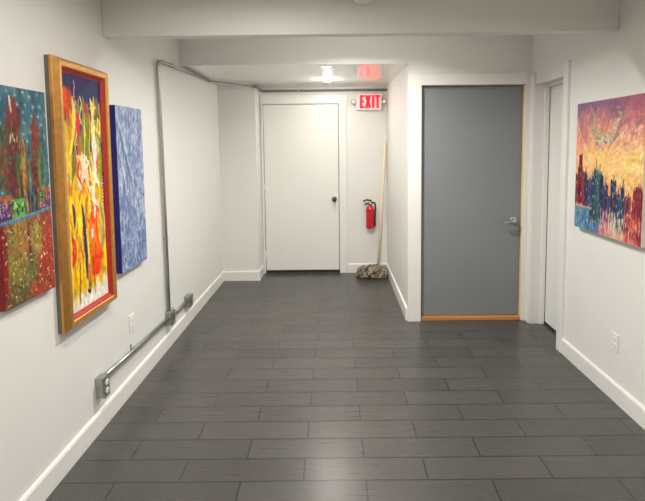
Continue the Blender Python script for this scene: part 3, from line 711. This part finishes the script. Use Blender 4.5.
bm = bmesh.new(); hexa(bm, [(.015, -.008, .318), (-.06, -.008, .292), (-.06, .008, .292), (.015, .008, .318), (.015, -.010, .334), (-.074, -.010, .304), (-.074, .010, .304), (.015, .010, .334)]); obj('carry_handle', bm, M_black, t)
bm = bmesh.new(); lathe(bm, [(.013, -.011), (.013, -.02), (.011, -.022)], (.0, 0, .318), 'y', 16); obj('pressure_gauge', bm, M_white_pl, t)
hp = smoothpath([(.018, 0, .322), (.05, -.004, .326), (.066, -.006, .30), (.066, -.01, .24), (.060, -.016, .17), (.058, -.018, .10)], 2)
bm = bmesh.new(); tube(bm, hp, .0105, 10); tube(bm, [(.058, -.018, .105), (.056, -.019, .03)], [.010, .013], 10); obj('hose', bm, M_black, t, smooth=True)
obj('wall_bracket', B(-.018, .018, .0525, YB-ey-.0005, .02, .30), M_steel, t, bevel=.002)

# ------------------------------------------------------------------ exit sign
t = thing('exit_sign', 'lit red EXIT sign with two lamp heads high on the back wall', 'exit sign', (.424, YB, 2.16))
obj('housing', B(-.155, .158, -.042, -.0005, -.104, .102), M_white_pl, t, bevel=.006)
obj('face_panel', B(-.146, .149, -.0445, -.042, -.093, .092), M_white_pl, t, bevel=.001)
bm = bmesh.new(); yf, yb = -.0462, -.0446
def bar(u0, z0, u1, z1, w):
    """slanted stroke with level ends"""
    hexa(bm, [(u0-w/2, yf, z0), (u0+w/2, yf, z0), (u0+w/2, yb, z0), (u0-w/2, yb, z0), (u1-w/2, yf, z1), (u1+w/2, yf, z1), (u1+w/2, yb, z1), (u1-w/2, yb, z1)])
zt, zb, s = .080, -.080, .029
box(bm, -.109, -.109+s, yf, yb, zb, zt)
for z0 in (zb, -.013, zt-.026): box(bm, -.109+s, -.056, yf, yb, z0, z0+.026)
bar(-.034, zb, .014, zt, .034); bar(.014, zb, -.034, zt, .034)
box(bm, .041, .041+s, yf, yb, zb, zt)
box(bm, .076, .140, yf, yb, zt-.026, zt); box(bm, .0935, .1225, yf, yb, zb, zt-.026)
obj('lettering', bm, M_exit, t)
for sx in (-1, 1):
    cx_ = -.187 if sx < 0 else .192
    bm = bmesh.new(); tube(bm, [(-.155 if sx < 0 else .158, -.02, .0), (cx_, -.024, .0)], .009, 10)
    a = obj('lamp_arm', bm, M_white_pl, t)
    bm = bmesh.new(); lathe(bm, [(.012, .026), (.024, .016), (.030, -.006), (.031, -.016), (.027, -.017)], (cx_, -.028, -.002), 'y', 20); h = obj('lamp_head', bm, M_emtd, t, smooth=False)
    bm = bmesh.new(); lathe(bm, [(.0265, -.0165), (.02, -.021), (.006, -.023)], (cx_, -.028, -.002), 'y', 20); obj('lens', bm, M_glass, h, smooth=True)

# ------------------------------------------------------------------ mop
t = thing('mop', 'wooden-handled string mop standing head down in the alcove corner', 'mop', (.53, 5.37, 0))
O = Vector((.53, 5.37, 0))
top, bot = Vector((.629, 5.502, 1.655)), Vector((.524, 5.395, .10))
bm = bmesh.new(); tube(bm, [bot-O, (bot*.5+top*.5)-O, top-O-(top-bot).normalized()*.008, top-O], [.0155, .0155, .015, .011], 14); obj('handle', bm, M_pole, t, smooth=True)
bm = bmesh.new(); tube(bm, [bot-O, bot-O+(top-bot).normalized()*.055], [.02, .017], 12); box(bm, -.09, .085, -.012+.02, .02+.02, .105, .130); obj('clamp', bm, M_galv, t)
yarn = []
for k, (nm, rgb) in enumerate((('yarn_light', (176, 164, 144)), ('yarn_mid', (138, 124, 104)), ('yarn_dark', (74, 66, 56)))):
    yarn.append(mat(nm, rgb, rough=.9, spec=.1, var=.3, scale=160, bump=.6, bscale=500))
bm = bmesh.new(); rr = random.Random(5)
# solid inner heap so that nothing shows through
HX, HY, HH = .205, .125, .135            # half extents and height of the heap
cxh = -.075                              # the heap spreads away from the side wall
n0 = 20; rings = []
def heap(ph, a, k=1.):
    c_, s_ = abs(math.cos(a))**.75*math.copysign(1, math.cos(a)), abs(math.sin(a))**.75*math.copysign(1, math.sin(a))
    return (cxh+HX*k*math.cos(ph)**.6*c_, -.015+HY*k*math.cos(ph)**.6*s_, .001+HH*k*math.sin(ph))
for i in range(6):
    rings.append([bm.verts.new(heap(i/6*PI/2, 2*PI*k/n0, .86)) for k in range(n0)])
for i in range(5):
    for k in range(n0):
        f = bm.faces.new((rings[i][k], rings[i][(k+1)%n0], rings[i+1][(k+1)%n0], rings[i+1][k])); f.material_index = 2
bm.faces.new(rings[-1]).material_index = 2; bm.faces.new(rings[0]).material_index = 2
for k in range(300):
    a = rr.uniform(0, 2*PI); da = rr.gauss(0, .5); p0, p1 = rr.uniform(.9, 1.5), rr.uniform(.0, .35); kk = rr.uniform(.86, 1.02)
    if k % 3 == 0: p0, p1, da = rr.uniform(.1, 1.3), rr.uniform(.1, 1.3), rr.choice((-1, 1))*rr.uniform(.3, .9)   # strands lying sideways
    pts = []
    for i in range(7):
        q = i/6
        x, y, z = heap(p0+(p1-p0)*q, a+da*q, kk)
        x += rr.gauss(0, .006); y += rr.gauss(0, .006); z += rr.gauss(0, .006)
        pts.append((max(-.285, min(.102, x)), max(-.165, min(.125, y)), max(.008, z)))
    before = len(bm.faces)
    tube(bm, smoothpath(pts, 1), .0070, 6)
    bm.faces.ensure_lookup_table()
    mi = rr.choices((0, 1, 2), (5, 4, 2.2))[0]
    for f in list(bm.faces)[before:]: f.material_index = mi
obj('mop_head', bm, yarn, t, smooth=True)['label'] = 'grey-brown heap of mop yarn'

# ------------------------------------------------------------------ lamps
def lamp_fixture(label, x, y, z, r=.062, group=None, dome=.004, m=None):
    t = thing('ceiling_light', label, 'ceiling light', (x, y, z), 0, group)
    bm = bmesh.new(); n = 32; rings = []
    for rad, h in ((r, -.0005), (r+.016, -.0005), (r+.017, -.003), (r+.012, -.006), (r, -.006)):
        rings.append([bm.verts.new((rad*math.cos(2*PI*k/n), rad*math.sin(2*PI*k/n), h)) for k in range(n)])
    for i in range(5):
        for k in range(n): bm.faces.new((rings[i][k], rings[i][(k+1)%n], rings[(i+1)%5][(k+1)%n], rings[(i+1)%5][k]))
    obj('trim_ring', bm, M_white_pl, t)
    bm = bmesh.new(); lathe(bm, [(r-.0005, -.001), (r-.0005, -.003), (r*.9, -.003-dome*.45), (r*.7, -.003-dome*.75), (r*.4, -.003-dome*.95), (.003, -.003-dome)], n=n); obj('lens', bm, m or M_lens, t)
    return t
def area(name, x, y, z, size, power, col=(1, .93, .83), spread=PI):
    l = bpy.data.lights.new(name, 'AREA'); l.shape = 'DISK'; l.size = size; l.energy = power; l.color = col; l.spread = spread
    o = bpy.data.objects.new(name, l); COL.objects.link(o); o.location = (x, y, z)
    return o
LC = (1, .966, .905)
lamp_fixture('bright round dome light on the alcove ceiling near the back door', -.075, 4.84, ZA, .054, None, .026, M_dome)
LB = (1, .985, .94)
lamp_fixture('recessed light just inside the alcove edge, seen as a thin bright sliver', -.07, 4.075, ZA, .04)
lamp_fixture('recessed light between the beam and the grey door', .15, 3.08, ZC)
area('light_middle', .15, 3.08, ZC-.009, .09, 40, LB, 2.7)
for i, (x, y, p) in enumerate(((-.35, 1.75, 17), (.4, .9, 9), (-.6, 0, 13), (.6, -.6, 11), (0, -1.8, 12))):
    lamp_fixture(['recessed light in front of the beam, left of centre', 'recessed light in front of the beam, right of centre',
                  'recessed light above the camera on the left', 'recessed light behind the camera on the right', 'recessed light nearest the rear wall'][i], x, y, ZC)
    area('light_front', x, y, ZC-.009, .12, p, LC, 2.92)

# round disc added to the beam to stand for a soft shade, cut by the top of the photo
t = thing('shade_disc', 'round white disc added on the beam for a soft shade, cut off by top edge', 'added disc', (.18, 2.716, 2.549))
bm = bmesh.new(); lathe(bm, [(.085, -.003), (.088, -.012), (.084, -.03), (.06, -.042), (.02, -.045)], n=32, axis='y'); obj('housing', bm, M_white_pl, t, smooth=False)
bm = bmesh.new(); lathe(bm, [(.02, -.044), (.018, -.049), (.008, -.051)], n=20, axis='y'); obj('disc_cap', bm, M_white_pl, t)

# ------------------------------------------------------------------ world, camera, view
w = bpy.data.worlds.new('world'); scene.world = w; w.use_nodes = True
w.node_tree.nodes['Background'].inputs['Color'].default_value = (.9, .92, 1, 1)
w.node_tree.nodes['Background'].inputs['Strength'].default_value = .02

f_px, th, rho = 440., math.radians(4.2), .0100
ppx, ppy = 335.2, 145+f_px*math.tan(th)
R = Vector((1, 0, 0)); F = Vector((0, math.cos(th), -math.sin(th))); U = Vector((0, math.sin(th), math.cos(th)))
r = math.cos(rho)*R - math.sin(rho)*U; u = math.sin(rho)*R + math.cos(rho)*U
cam = bpy.data.cameras.new('camera'); co = bpy.data.objects.new('camera', cam); COL.objects.link(co)
mw = Matrix(((r.x, u.x, -F.x, 0), (r.y, u.y, -F.y, 0), (r.z, u.z, -F.z, 1.63), (0, 0, 0, 1)))
co.matrix_world = mw
cam.sensor_fit = 'HORIZONTAL'; cam.sensor_width = 36; cam.lens = 36*f_px/645
cam.shift_x = (322.5-ppx)/645; cam.shift_y = (ppy-250.5)/645
cam.clip_start = .05
scene.camera = co
scene.view_settings.view_transform = 'Standard'; scene.view_settings.look = 'None'
scene.view_settings.gamma = 1; scene.view_settings.use_curve_mapping = False
scene.view_settings.exposure = 0.08
